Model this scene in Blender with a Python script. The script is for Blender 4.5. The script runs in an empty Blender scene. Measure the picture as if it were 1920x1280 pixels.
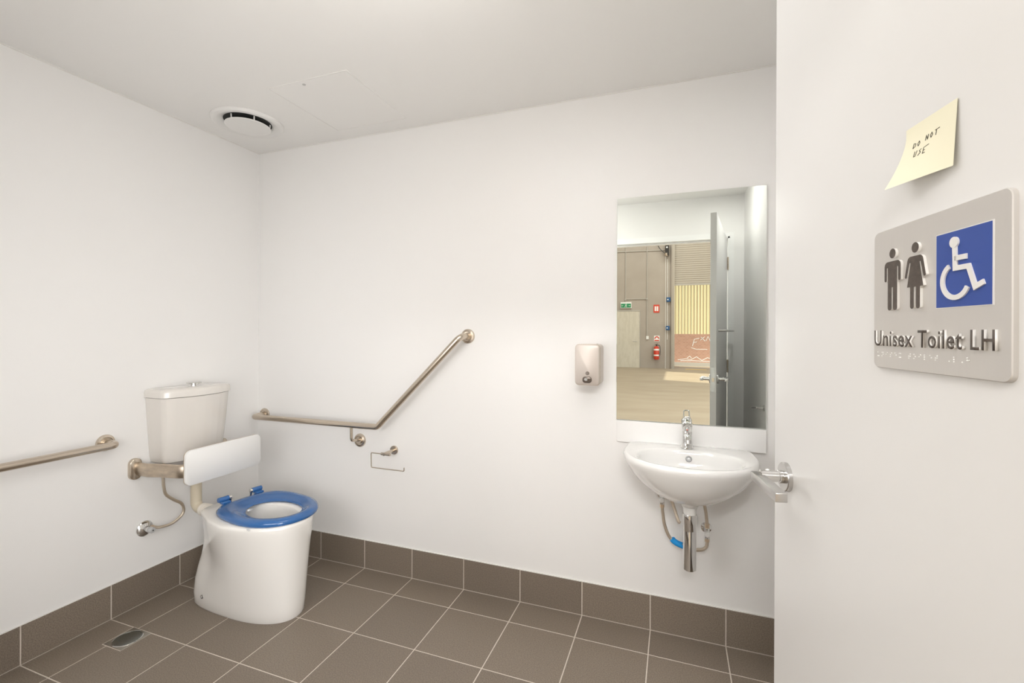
import bpy, bmesh, math, random
from mathutils import Vector, Matrix
PI = math.pi
random.seed(7)
SC = bpy.context.scene
COL = SC.collection

# ------------------------------------------------------------------ camera, world, lights, exposure
cam_d = bpy.data.cameras.new('camera'); cam = bpy.data.objects.new('camera', cam_d); COL.objects.link(cam)
CAMP = Vector((2.4023, -2.0871, 1.3098)); YAW = 0.3456; ROLL = 0.0039; FPX = 850.0; HY = -17.5
cam_d.sensor_width = 36.0; cam_d.lens = 36.0 * FPX / 1920.0
cam_d.shift_x = 0.0; cam_d.shift_y = HY / 1920.0
cam_d.clip_start = 0.01; cam_d.clip_end = 200
Fw = Vector((-math.sin(YAW), math.cos(YAW), 0)); Rt = Vector((math.cos(YAW), math.sin(YAW), 0)); Up = Vector((0, 0, 1))
c_, s_ = math.cos(ROLL), math.sin(ROLL)
R2 = Rt * c_ + Up * s_; U2 = Up * c_ - Rt * s_
cam.matrix_world = Matrix(((R2.x, U2.x, -Fw.x, CAMP.x), (R2.y, U2.y, -Fw.y, CAMP.y), (R2.z, U2.z, -Fw.z, CAMP.z), (0, 0, 0, 1)))
SC.camera = cam
SC.view_settings.view_transform = 'Standard'; SC.view_settings.look = 'None'
SC.view_settings.gamma = 1.0; SC.view_settings.use_curve_mapping = False
SC.view_settings.exposure = 0.03

W = bpy.data.worlds.new('world'); SC.world = W; W.use_nodes = True
nt = W.node_tree; bg = nt.nodes['Background']
sky = nt.nodes.new('ShaderNodeTexSky'); sky.sky_type = 'NISHITA'; sky.sun_disc = False
sky.sun_elevation = math.radians(52); sky.sun_rotation = math.radians(60)
nt.links.new(sky.outputs[0], bg.inputs[0]); bg.inputs[1].default_value = 0.42

def area(name, loc, rot, sx, sy, power, col=(1, 1, 1), spread=None):
    d = bpy.data.lights.new(name, 'AREA'); d.shape = 'RECTANGLE'; d.size = sx; d.size_y = sy
    d.energy = power; d.color = col
    if spread: d.spread = spread
    o = bpy.data.objects.new(name, d); COL.objects.link(o); o.location = loc; o.rotation_euler = rot
    return o
sd = bpy.data.lights.new('sun', 'SUN'); sd.energy = 7.0; sd.angle = math.radians(0.6); sd.color = (1, .93, .80)
sun = bpy.data.objects.new('sun', sd); COL.objects.link(sun)
sun.rotation_euler = Vector((-0.80, -0.25, -0.60)).to_track_quat('-Z', 'Y').to_euler()
# added fill panels under the closed warehouse roof, standing in for daylight
for yy, pw in ((-6.0, 150), (-12.6, 330)):
    area('roof_fill_light', (2.5, yy, 6.8), (0, 0, 0), 6.5, 1.3, pw, (1, .985, .96))
# added fill panels against the solid warehouse side walls, in place of daylight
area('side_fill_light', (-1.62, -5.2, 2.1), (0, math.radians(-90), 0), 3.8, 5.2, 75, (.97, .985, 1))
area('side_fill_light', (6.62, -5.2, 2.1), (0, math.radians(90), 0), 3.8, 5.2, 520, (.97, .985, 1))
# added fill lamps, out of view: a globe and a flush disc at the ceiling, and a long wall lamp beside the doorway
lp = bpy.data.lights.new('ceiling_fill_light', 'POINT'); lp.shadow_soft_size = .17; lp.energy = 7.2; lp.color = (1, .99, .975)
lo = bpy.data.objects.new('ceiling_fill_light', lp); COL.objects.link(lo); lo.location = (1.75, -1.30, 2.12)
lq = bpy.data.lights.new('disc_fill_light', 'AREA'); lq.shape = 'DISK'; lq.size = .36; lq.energy = 3.0; lq.color = (1, .99, .975)
lo = bpy.data.objects.new('disc_fill_light', lq); COL.objects.link(lo); lo.location = (2.02, -.98, 2.350)
lr = bpy.data.lights.new('fill_downlight', 'AREA'); lr.shape = 'DISK'; lr.size = .13; lr.energy = 5.0; lr.color = (1, .99, .975)  # added fill for the pocket behind the door leaf
lo = bpy.data.objects.new('fill_downlight', lr); COL.objects.link(lo); lo.location = (2.81, -1.22, 2.383)
# added frontal fill: an invented lamp hung in the warehouse just outside the doorway
area('hanging_fill_light', (2.62, -3.60, 2.66), Vector((0, 3.6, -2.05)).to_track_quat('-Z', 'Y').to_euler(), 1.2, .22, 40, (1, .99, .975))
area('wall_fill_light', (1.20, -1.815, 1.10), (math.radians(90), 0, 0), .95, .7, 9.5, (1, .99, .975))  # added fill from the front wall, out of view

# ------------------------------------------------------------------ materials
def mat(name, col, rough=.5, metal=0., coat=0., spec=.5, noise=None, bump=None, emit=None, trans=0., alpha=None, sheen=0.):
    m = bpy.data.materials.new(name); m.use_nodes = True
    n = m.node_tree; b = n.nodes['Principled BSDF']
    b.inputs['Base Color'].default_value = (*col, 1); b.inputs['Roughness'].default_value = rough
    b.inputs['Metallic'].default_value = metal; b.inputs['Coat Weight'].default_value = coat; b.inputs['Coat Roughness'].default_value = .04
    b.inputs['Specular IOR Level'].default_value = spec
    if trans: b.inputs['Transmission Weight'].default_value = trans
    if emit: b.inputs['Emission Color'].default_value = (*emit[0], 1); b.inputs['Emission Strength'].default_value = emit[1]
    tc = n.nodes.new('ShaderNodeTexCoord')
    if noise:                                   # (scale, amount, second colour, stretch)
        sc, amt, col2, st = noise
        mp = n.nodes.new('ShaderNodeMapping'); mp.inputs['Scale'].default_value = st
        nz = n.nodes.new('ShaderNodeTexNoise'); nz.inputs['Scale'].default_value = sc; nz.inputs['Detail'].default_value = 6
        rp = n.nodes.new('ShaderNodeValToRGB')
        rp.color_ramp.elements[0].color = (*col, 1); rp.color_ramp.elements[1].color = (*col2, 1)
        rp.color_ramp.elements[0].position = .5 - amt; rp.color_ramp.elements[1].position = .5 + amt
        n.links.new(tc.outputs['Object'], mp.inputs[0]); n.links.new(mp.outputs[0], nz.inputs['Vector'])
        n.links.new(nz.outputs['Fac'], rp.inputs[0]); n.links.new(rp.outputs[0], b.inputs['Base Color'])
    if bump:                                    # (scale, strength, stretch)
        mp2 = n.nodes.new('ShaderNodeMapping'); mp2.inputs['Scale'].default_value = bump[2]
        n2 = n.nodes.new('ShaderNodeTexNoise'); n2.inputs['Scale'].default_value = bump[0]; n2.inputs['Detail'].default_value = 4
        bp = n.nodes.new('ShaderNodeBump'); bp.inputs['Strength'].default_value = bump[1]; bp.inputs['Distance'].default_value = .001
        n.links.new(tc.outputs['Object'], mp2.inputs[0]); n.links.new(mp2.outputs[0], n2.inputs['Vector'])
        n.links.new(n2.outputs['Fac'], bp.inputs['Height']); n.links.new(bp.outputs[0], b.inputs['Normal'])
    return m
I3 = (1, 1, 1)
M = {}
M['paint'] = mat('wall_paint', (.865, .85, .83), .42, spec=.35, noise=(1.1, .35, (.875, .862, .847), I3), bump=(60, .12, I3))
M['ceil'] = mat('ceiling_paint', (.885, .872, .85), .6, spec=.3, noise=(.8, .35, (.89, .88, .86), I3))
M['doorp'] = mat('door_paint', (.745, .735, .72), .28, spec=.5, bump=(45, .06, I3))
M['frame'] = mat('frame_paint', (.90, .895, .88), .3)
M['tile'] = mat('brown_tile', (.180, .143, .110), .42, spec=.4, noise=(250, .12, (.262, .215, .170), I3), bump=(420, .35, I3))
def tile_shade(base):
    m = base.copy(); n = m.node_tree
    b = n.nodes['Principled BSDF']; rp = [x for x in n.nodes if x.type == 'VALTORGB'][0]
    oi = n.nodes.new('ShaderNodeObjectInfo'); hs = n.nodes.new('ShaderNodeHueSaturation')
    mr = n.nodes.new('ShaderNodeMapRange'); mr.inputs[3].default_value = .93; mr.inputs[4].default_value = 1.07
    n.links.new(oi.outputs['Random'], mr.inputs[0]); n.links.new(mr.outputs[0], hs.inputs['Value'])
    n.links.new(rp.outputs[0], hs.inputs['Color']); n.links.new(hs.outputs[0], b.inputs['Base Color'])
    return m
M['tile'] = tile_shade(M['tile'])
M['grout'] = mat('grout', (.70, .63, .55), .85, noise=(90, .3, (.60, .53, .46), I3))
M['caulk'] = mat('white_caulk', (.82, .80, .77), .5)
M['ceramic'] = mat('ceramic', (.87, .845, .805), .10, coat=.6)
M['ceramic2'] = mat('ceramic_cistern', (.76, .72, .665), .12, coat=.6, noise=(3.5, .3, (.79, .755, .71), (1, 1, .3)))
M['basin'] = mat('basin_ceramic', (.885, .875, .855), .08, coat=.7)
M['nickel'] = mat('brushed_nickel', (.62, .545, .455), .27, 1., bump=(300, .15, (1, .03, 1)))
M['satin'] = mat('satin_steel', (.60, .59, .58), .30, 1., bump=(240, .03, (.04, 1, 1)))
M['chrome'] = mat('chrome', (.74, .735, .725), .07, 1.)
M['worn'] = mat('worn_steel', (.50, .425, .345), .36, 1., noise=(22, .2, (.68, .58, .46), (1, 1, 3)))
M['dispenser'] = mat('dispenser_steel', (.66, .595, .545), .45, .45, bump=(320, .12, (1, 1, .03)))
M['darksteel'] = mat('dark_lens', (.16, .13, .11), .2, .4)
M['blue'] = mat('blue_plastic', (.030, .130, .36), .13, coat=.4)
M['white'] = mat('white_plastic', (.84, .83, .81), .35)
M['padm'] = mat('pad_vinyl', (.84, .83, .81), .38)
M['cream'] = mat('cream_plastic', (.66, .585, .45), .35)
M['creamw'] = mat('pale_collar', (.79, .74, .66), .3)
M['grey'] = mat('grey_plastic', (.50, .50, .50), .4)
M['dark'] = mat('vent_shade', (.04, .042, .04), .8)  # shade of the vent opening as plain dark colour
M['black'] = mat('black', (.02, .018, .016), .4)
M['tape'] = mat('blue_tape', (.01, .30, .75), .45)
M['braid'] = mat('braided_steel', (.62, .54, .44), .35, .9, bump=(900, .8, I3))
M['brass'] = mat('nickel_brass_nut', (.68, .56, .43), .3, 1.)
M['mirror'] = mat('mirror_glass', (.90, .935, .895), .0, 1.)
M['glassedge'] = mat('mirror_edge', (.55, .62, .56), .15, .3)
M['splash'] = mat('white_splashback', (.89, .88, .865), .12, coat=.3)
M['drainp'] = mat('drain_plate', (.50, .47, .41), .25, .9)
M['draind'] = mat('drain_recess', (.30, .31, .285), .16, .9)
M['signm'] = mat('sign_aluminium', (.60, .575, .545), .38, .55, bump=(200, .12, (1, 1, .05)))
M['signedge'] = mat('sign_bright_edge', (.88, .87, .85), .3, .2)
M['signtext'] = mat('sign_dark_enamel', (.045, .032, .025), .45, noise=(160, .2, (.085, .063, .048), I3))
M['signblue'] = mat('sign_blue', (.020, .062, .30), .45)
M['signwhite'] = mat('sign_raised_silver', (.76, .745, .72), .32, .15)
M['note'] = mat('yellow_note', (.80, .76, .58), .7)
M['ink'] = mat('ink', (.045, .040, .02), .6)
M['lampd'] = mat('lamp_diffuser', (.9, .9, .9), .4, emit=((1, .965, .925), 6))
# warehouse
M['conc'] = mat('concrete_wall', (.35, .305, .255), .85, noise=(1.3, .3, (.42, .37, .315), I3))
M['concf'] = mat('concrete_floor', (.33, .262, .178), .6, noise=(.9, .25, (.42, .35, .255), (1, 2.5, 1)))
M['shutter'] = mat('shutter_steel', (.42, .375, .31), .5)
M['wdoor'] = mat('warehouse_door_paint', (.60, .555, .46), .5, noise=(16, .05, (.56, .515, .42), (1, 1, .25)))
M['yellow'] = mat('yellow_cladding', (.80, .68, .40), .5)
M['conduit'] = mat('conduit_grey', (.44, .41, .36), .5)
M['green'] = mat('exit_green', (.02, .26, .10), .4)
M['red'] = mat('fire_red', (.62, .06, .03), .3)
M['wwhite'] = mat('print_white', (.85, .84, .8), .5)
M['navy'] = mat('navy_box', (.02, .09, .22), .4)
M['roof'] = mat('warehouse_lining', (.55, .52, .47), .7)
M['ygrip'] = mat('yellow_line', (.80, .55, .10), .6)
def brickmat():
    m = bpy.data.materials.new('red_brick'); m.use_nodes = True; n = m.node_tree; b = n.nodes['Principled BSDF']
    tc = n.nodes.new('ShaderNodeTexCoord'); mp = n.nodes.new('ShaderNodeMapping'); mp.inputs['Rotation'].default_value = (math.radians(90), 0, 0)
    br = n.nodes.new('ShaderNodeTexBrick'); br.inputs['Scale'].default_value = 4.2
    br.inputs['Color1'].default_value = (.46, .25, .175, 1); br.inputs['Color2'].default_value = (.53, .30, .215, 1)
    br.inputs['Mortar'].default_value = (.52, .36, .27, 1); br.inputs['Mortar Size'].default_value = .03
    n.links.new(tc.outputs['Object'], mp.inputs[0]); n.links.new(mp.outputs[0], br.inputs['Vector']); n.links.new(br.outputs['Color'], b.inputs['Base Color'])
    b.inputs['Roughness'].default_value = .85
    return m
M['brick'] = brickmat()

# ------------------------------------------------------------------ mesh helpers
def rot_to(axis):
    a = Vector(axis).normalized()
    return Vector((0, 0, 1)).rotation_difference(a).to_matrix()
class MB:
    def __init__(s): s.v = []; s.f = []; s.mi = []
    def add(s, vs, fs, mi=0):
        o = len(s.v); s.v += [tuple(x) for x in vs]; s.f += [tuple(i + o for i in f) for f in fs]; s.mi += [mi] * len(fs); return s
    def box(s, x0, x1, y0, y1, z0, z1, mi=0):
        v = [(x, y, z) for x in (x0, x1) for y in (y0, y1) for z in (z0, z1)]
        return s.add(v, [(0, 1, 3, 2), (4, 6, 7, 5), (0, 4, 5, 1), (2, 3, 7, 6), (0, 2, 6, 4), (1, 5, 7, 3)], mi)
    def loft(s, rings, cap0=True, cap1=True, closed=True, mi=0):
        n = len(rings[0]); vs = [p for r in rings for p in r]; fs = []
        for k in range(len(rings) - 1):
            for i in range(n if closed else n - 1):
                j = (i + 1) % n; fs.append((k * n + i, k * n + j, (k + 1) * n + j, (k + 1) * n + i))
        if cap0: fs.append(tuple(range(n))[::-1])
        if cap1: fs.append(tuple((len(rings) - 1) * n + i for i in range(n)))
        return s.add(vs, fs, mi)
    def lathe(s, prof, c, axis=(0, 0, 1), n=28, cap0=True, cap1=True, mi=0):   # prof: (r, h)
        R = rot_to(axis); c = Vector(c)
        rings = [[c + R @ Vector((r * math.cos(2 * PI * i / n), r * math.sin(2 * PI * i / n), h)) for i in range(n)] for r, h in prof]
        return s.loft(rings, cap0, cap1, mi=mi)
    def tube(s, path, r, n=14, cap=True, mi=0, flat=None):
        P = [Vector(p) for p in path]; k = len(P)
        T = [((P[min(i + 1, k - 1)] - P[max(i - 1, 0)])).normalized() for i in range(k)]
        ref = Vector((0, 0, 1)) if abs(T[0].z) < .9 else Vector((0, 1, 0))
        N = (ref - T[0] * ref.dot(T[0])).normalized(); rings = []
        rr = r if isinstance(r, (list, tuple)) else [r] * k
        for i in range(k):
            N = (N - T[i] * N.dot(T[i])).normalized(); B = T[i].cross(N)
            fa, fb = (flat if flat else (1, 1))
            rings.append([P[i] + (N * fa * math.cos(2 * PI * a / n) + B * fb * math.sin(2 * PI * a / n)) * rr[i] for a in range(n)])
        return s.loft(rings, cap, cap, mi=mi)
    def prism(s, poly, h0, h1, frame=None, mi=0, bev=0.):
        # poly in 2D (a,b), extruded along c; frame maps (a,b,c) -> world
        fr = frame or (lambda a, b, c: (a, b, c)); n = len(poly)
        if bev:
            cx = sum(p[0] for p in poly) / n; cy = sum(p[1] for p in poly) / n
            ins = inset(poly, bev)
            rings = [[fr(a, b, h0) for a, b in poly], [fr(a, b, h1 - bev) for a, b in poly], [fr(a, b, h1) for a, b in ins]]
        else: rings = [[fr(a, b, h0) for a, b in poly], [fr(a, b, h1) for a, b in poly]]
        return s.loft(rings, mi=mi)
    def build(s, name, m, parent=None, smooth=35, bevel=None, fix=True):
        me = bpy.data.meshes.new(name); me.from_pydata(s.v, [], s.f)
        for x in (m if isinstance(m, (list, tuple)) else [m]): me.materials.append(M[x] if isinstance(x, str) else x)
        me.polygons.foreach_set('material_index', s.mi)
        if fix:
            bm = bmesh.new(); bm.from_mesh(me); bmesh.ops.recalc_face_normals(bm, faces=bm.faces)
            if bevel: bmesh.ops.bevel(bm, geom=[e for e in bm.edges if len(e.link_faces) == 2 and e.calc_face_angle(0) > .6], offset=bevel, segments=2, affect='EDGES', profile=.5)
            bm.to_mesh(me); bm.free()
        if smooth:
            me.polygons.foreach_set('use_smooth', [True] * len(me.polygons)); me.set_sharp_from_angle(angle=math.radians(smooth))
        me.update()
        o = bpy.data.objects.new(name, me); COL.objects.link(o)
        if parent: o.parent = parent; o.matrix_parent_inverse = parent.matrix_basis.inverted() if False else Matrix.Identity(4)
        return o
def inset(poly, d):
    n = len(poly); out = []
    A = sum(poly[i][0] * poly[(i + 1) % n][1] - poly[(i + 1) % n][0] * poly[i][1] for i in range(n)); sg = 1 if A > 0 else -1
    for i in range(n):
        p0, p, p1 = Vector(poly[i - 1]), Vector(poly[i]), Vector(poly[(i + 1) % n])
        e0 = (p - p0); e1 = (p1 - p)
        if e0.length < 1e-9 or e1.length < 1e-9: out.append(tuple(p)); continue
        e0.normalize(); e1.normalize()
        n0 = Vector((-e0.y, e0.x)) * sg; n1 = Vector((-e1.y, e1.x)) * sg
        b = n0 + n1
        if b.length < 1e-6: b = n0
        b.normalize(); k = d / max(.35, b.dot(n0)); out.append((p.x + b.x * k, p.y + b.y * k))
    return out
def rpoly(pts, r, seg=6, closed=True):
    n = len(pts); out = []; rs = r if isinstance(r, (list, tuple)) else [r] * n
    for i in range(n):
        p = Vector(pts[i])
        if not closed and i in (0, n - 1) or rs[i] == 0: out.append(tuple(p)); continue
        a = (Vector(pts[i - 1]) - p); b = (Vector(pts[(i + 1) % n]) - p)
        la, lb = a.length, b.length; a.normalize(); b.normalize()
        ang = a.angle(b)
        if ang > PI - .02: out.append(tuple(p)); continue
        t = min(rs[i] / math.tan(ang / 2), la * .49, lb * .49); rr = t * math.tan(ang / 2)
        c = p + (a + b).normalized() * (rr / math.sin(ang / 2)); s = p + a * t - c; e = p + b * t - c
        tot = s.angle(e)
        for k in range(seg + 1):
            u = k / seg; w = (s * math.sin((1 - u) * tot) + e * math.sin(u * tot)) / math.sin(tot); out.append(tuple(c + w))
    return out
def path(pts, r, seg=8): return rpoly(pts, r, seg, closed=False)
def spline(pts, k=8):
    P = [Vector(p) for p in pts]; P = [P[0] * 2 - P[1]] + P + [P[-1] * 2 - P[-2]]; out = []
    for i in range(1, len(P) - 2):
        for j in range(k):
            t = j / k; a, b, c, d = P[i - 1:i + 3]
            out.append(.5 * ((2 * b) + (c - a) * t + (2 * a - 5 * b + 4 * c - d) * t * t + (3 * b - a - 3 * c + d) * t ** 3))
    return out + [P[-2]]
def rrect(a0, a1, b0, b1, r, seg=6): return rpoly([(a0, b0), (a1, b0), (a1, b1), (a0, b1)], r, seg)
def circ(a, b, r, n=24): return [(a + r * math.cos(2 * PI * i / n), b + r * math.sin(2 * PI * i / n)) for i in range(n)]
def thing(name, label, cat, group=None, kind=None):
    o = bpy.data.objects.new(name, None); COL.objects.link(o); o.empty_display_size = .05
    if label: o['label'] = label
    if cat: o['category'] = cat
    if group: o['group'] = group
    if kind: o['kind'] = kind
    return o
def place(o, loc):      # put an Empty at the thing's base; children are built in world coordinates, so shift them back
    o.location = loc
    for ch in o.children: ch.matrix_parent_inverse = Matrix.Translation(Vector(loc)).inverted()
def tag(o, label, cat, group=None):
    o['label'] = label; o['category'] = cat
    if group: o['group'] = group
    return o
def struct(name, mb, m, parent=None, **k):
    o = mb.build(name, m, parent, **k)
    if not parent: o['kind'] = 'structure'
    return o
def copy_part(src, name, parent, mtx):
    c = src.copy(); COL.objects.link(c); c.parent = parent; c.matrix_parent_inverse = Matrix.Identity(4); c.matrix_basis = mtx; return c

# ------------------------------------------------------------------ the room
XR = 2.909; YF = -1.885; ZC = 2.398; WO = .005        # right wall, front wall (room face), ceiling height, tile thickness
XO0, XO1, ZO = 1.845, 2.806, 2.075                     # doorway opening in the front wall
struct('wall_left', MB().box(-.11, -WO, YF - .1, .11, -.05, ZC), 'paint', smooth=None)
struct('wall_back', MB().box(-WO, XR + .10, WO, .11, -.05, ZC), 'paint', smooth=None)
struct('wall_right', MB().box(XR, XR + .10, YF - .1, WO, -.05, ZC), 'paint', smooth=None)
wf = MB().box(-WO, XO0, YF - .1, YF, -.05, ZC).box(XO1, XR, YF - .1, YF, -.05, ZC).box(XO0, XO1, YF - .1, YF, ZO, ZC)
struct('wall_front', wf, 'paint', smooth=None)
cl = struct('ceiling', MB().box(-.11, XR + .10, YF - .1, .11, ZC, ZC + .1), 'ceil', smooth=None)
# fine bead of filler where the walls meet the ceiling
struct('trim_1', MB().box(-WO, XR, WO - .004, WO, ZC - .004, ZC), 'caulk', smooth=None)
struct('trim_2', MB().box(-WO, -WO + .004, YF, WO - .004, ZC - .004, ZC), 'caulk', smooth=None)

# floor: grout bed with each tile set proud of it
JX = [.182 + .303 * k for k in range(-1, 10)]; JY = [-.16 - .303 * k for k in range(-1, 7)]; G = .0023
floor = struct('floor', MB().box(-WO, XR, YF - .10, WO, -.05, -.0012), 'grout', smooth=None)
DR = (.156, .269, -.881, -.7665)        # floor drain
def clampseg(a, b, lo, hi): return max(a, lo), min(b, hi)
tile_cache = {}
def tile_mesh(poly, z0, z1):
    key = tuple((round(a, 4), round(b, 4)) for a, b in poly)
    if key in tile_cache: return tile_cache[key]
    mb = MB().prism(poly, z0, z1, bev=.0008); tile_cache[key] = mb; return mb
full = None
for i in range(len(JX) - 1):
    x0, x1 = clampseg(JX[i] + G, JX[i + 1] - G, 0.0, XR)
    if x1 - x0 < .01: continue
    for j in range(len(JY) - 1):
        y1, y0 = min(JY[j] - G, -.001), max(JY[j + 1] + G, YF - .10)
        if y1 - y0 < .01: continue
        poly = [(x0, y0), (x1, y0), (x1, y1), (x0, y1)]; cut = False
        if x0 < DR[1] and x1 > DR[0] and y0 < DR[3] and y1 > DR[2]:
            cut = True; g2 = .0035
            if x0 < DR[0]: poly = [(x0, y0), (x1, y0), (x1, DR[2] - g2), (DR[0] - g2, DR[2] - g2), (DR[0] - g2, y1), (x0, y1)]
            else: poly = [(x0, y0), (x1, y0), (x1, y1), (DR[1] + g2, y1), (DR[1] + g2, DR[2] - g2), (x0, DR[2] - g2)]
        if not cut and abs(x1 - x0 - .2996) < 1e-3 and abs(y1 - y0 - .2996) < 1e-3:
            if full is None:
                full = MB().prism([(-.1498, -.1498), (.1498, -.1498), (.1498, .1498), (-.1498, .1498)], -.004, 0, bev=.0008).build('tile', 'tile', floor, smooth=None)
                full.location = ((x0 + x1) / 2, (y0 + y1) / 2, 0)
            else: copy_part(full, 'tile', floor, Matrix.Translation(((x0 + x1) / 2, (y0 + y1) / 2, 0)))
        else: MB().prism(poly, -.004, 0, bev=.0008).build('tile', 'tile', floor, smooth=None)
# skirting tiles
SK = .154
def skirting(name, joints, lo, hi, frame, hi_face=0.0):
    base = struct(name, MB().prism([(lo, 0), (hi, 0), (hi, SK + .002), (lo, SK + .002)], 0, WO - .0016, frame), ['grout'], smooth=None)
    mb = MB().prism([(lo, SK + .0005), (hi, SK + .0005), (hi, SK + .004), (lo, SK + .004)], 0, WO - .0004, frame).build('filler_bead', 'caulk', base, smooth=None)
    for k in range(len(joints) - 1):
        a, b = max(joints[k] + G, lo + .001), min(joints[k + 1] - G, hi - .001)
        if b - a < .01: continue
        MB().prism([(a, .0025), (b, .0025), (b, SK), (a, SK)], .0005, WO, frame, bev=.0008).build('tile', 'tile', base, smooth=None)
    return base
skirting('baseboard_back', JX, 0.0, XR, lambda a, b, c: (a, WO - c, b))
JYr = sorted(JY)
skirting('baseboard_left', JYr, YF, 0.0, lambda a, b, c: (-WO + c, a, b))
skirting('baseboard_right', JYr, YF, 0.0, lambda a, b, c: (XR - c, a, b))
skirting('baseboard_front', JX, 0.0, XO0 - .01, lambda a, b, c: (a, YF + c, b))

# floor drain
dt = thing('floor_drain', 'square steel floor drain set into the brown tiles by the left wall', 'drain')
cxd, cyd = (DR[0] + DR[1]) / 2, (DR[2] + DR[3]) / 2
MB().prism([(DR[0], DR[2]), (DR[1], DR[2]), (DR[1], DR[3]), (DR[0], DR[3])], -.004, -.0006).build('plate', 'drainp', dt, smooth=None)
MB().lathe([(.0505, -.0006), (.0505, .0004), (.0475, .0006), (.0475, -.0004), (.001, -.0004)], (cxd, cyd, 0), n=36).build('dark_disc', 'draind', dt)
MB().lathe([(.054, -.0006), (.054, .0002), (.0515, .0008), (.0508, .0002), (.0508, -.0006)], (cxd, cyd, 0), n=36, cap0=False, cap1=False).build('ring', 'chrome', dt)
MB().lathe([(.0035, -.0005), (.003, .0004)], (cxd - .02, cyd - .02, 0), n=10).build('screw', 'black', dt)
place(dt, (cxd, cyd, 0))

# ceiling access hatch
ht = thing('access_hatch', 'square flush white access panel in the ceiling', 'hatch')
MB().prism(rrect(.684, 1.106, -.543, -.100, .001, 1), 0, .0016, lambda a, b, c: (a, b, ZC - c)).build('panel', 'ceil', ht, smooth=None)
hf = MB()
for (a0, a1, b0, b1) in ((.678, .682, -.549, -.094), (1.108, 1.112, -.549, -.094), (.682, 1.108, -.549, -.545), (.682, 1.108, -.098, -.094)):
    hf.box(a0, a1, b0, b1, ZC - .0022, ZC)
hf.build('frame', 'ceil', ht, smooth=None)
MB().lathe([(.007, 0), (.007, .0024), (.004, .003)], (.86, -.52, ZC - .0014), (0, 0, -1), n=14).build('lock', 'satin', ht)
place(ht, (.895, -.32, ZC))

# ceiling vent
vt = thing('ceiling_vent', 'round white exhaust vent with a centre disc in the ceiling corner', 'vent')
vc = (.302, -.330, ZC)
MB().lathe([(.168, 0), (.168, .006), (.163, .013), (.150, .016), (.135, .010), (.122, .006), (.112, .001), (.112, 0)], vc, (0, 0, -1), n=56, cap0=False, cap1=False).build('outer_ring', 'white', vt)
MB().lathe([(.1115, .0002), (.1115, .0010)], vc, (0, 0, -1), n=40).build('throat_shade', 'dark', vt)  # flat dark plate; shade of an open duct put into its colour
MB().lathe([(.10, .019), (.1055, .021), (.1065, .024), (.104, .027), (.001, .027)], vc, (0, 0, -1), n=56).build('centre_disc', 'white', vt)
for a in (35, 155, 275, 95, 215, 335):
    ca, sa = math.cos(math.radians(a)), math.sin(math.radians(a))
    MB().tube([(vc[0] + ca * .104, vc[1] + sa * .104, ZC - .001), (vc[0] + ca * .102, vc[1] + sa * .102, ZC - .022)], .0035, 8).build('strut', 'white', vt)
place(vt, vc)

# bodies of the added fill lamps (outside the frame)
lt = thing('ceiling_fill_lamp', 'round white globe added at the ceiling as unseen fill light', 'lamp')
MB().lathe([(.07, 0), (.07, .02), (.02, .03), (.02, .10), (.06, .11)], (1.75, -1.30, ZC), (0, 0, -1), n=32).build('base', 'white', lt)
place(lt, (1.75, -1.30, ZC))
wl = thing('wall_fill_lamp', 'long white lamp added beside the doorway as unseen fill light', 'lamp')
MB().prism(rrect(.68, 1.69, .72, 1.48, .03, 5), 0, .055, lambda a, b, c: (a, YF + c, b), bev=.01).build('housing', 'white', wl, smooth=50)
place(wl, (1.18, YF, .72))
ld = thing('ceiling_fill_lamp', 'flat round white lamp added close under the ceiling as unseen fill light', 'lamp')
MB().lathe([(.20, 0), (.20, .035), (.19, .044), (.001, .044)], (2.02, -.98, ZC), (0, 0, -1), n=40).build('base', 'white', ld)
place(ld, (2.02, -.98, ZC))
dl = thing('fill_downlight', 'added unseen small round downlight in the ceiling behind the door', 'lamp')
MB().lathe([(.075, 0), (.075, .006), (.066, .008), (.062, .002)], (2.81, -1.22, ZC), (0, 0, -1), n=32).build('bezel', 'white', dl)
place(dl, (2.81, -1.22, ZC))

# ------------------------------------------------------------------ door frame and door leaf
fr = MB()
fr.box(XO0, XO0 + .014, YF - .104, YF + .003, 0, ZO).box(XO1 - .014, XO1, YF - .104, YF + .003, 0, ZO).box(XO0, XO1, YF - .104, YF + .003, ZO - .014, ZO)
fr.box(XO0 - .03, XO0, YF, YF + .003, 0, ZO + .03).box(XO1, XO1 + .03, YF, YF + .003, 0, ZO + .03).box(XO0, XO1, YF, YF + .003, ZO, ZO + .03)
fr.box(XO0 + .014, XO0 + .026, YF - .085, YF - .040, 0, ZO - .014).box(XO1 - .026, XO1 - .014, YF - .085, YF - .040, 0, ZO - .014).box(XO0 + .014, XO1 - .014, YF - .085, YF - .040, ZO - .026, ZO - .014)
struct('trim_3', fr, 'frame', smooth=None)

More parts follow.
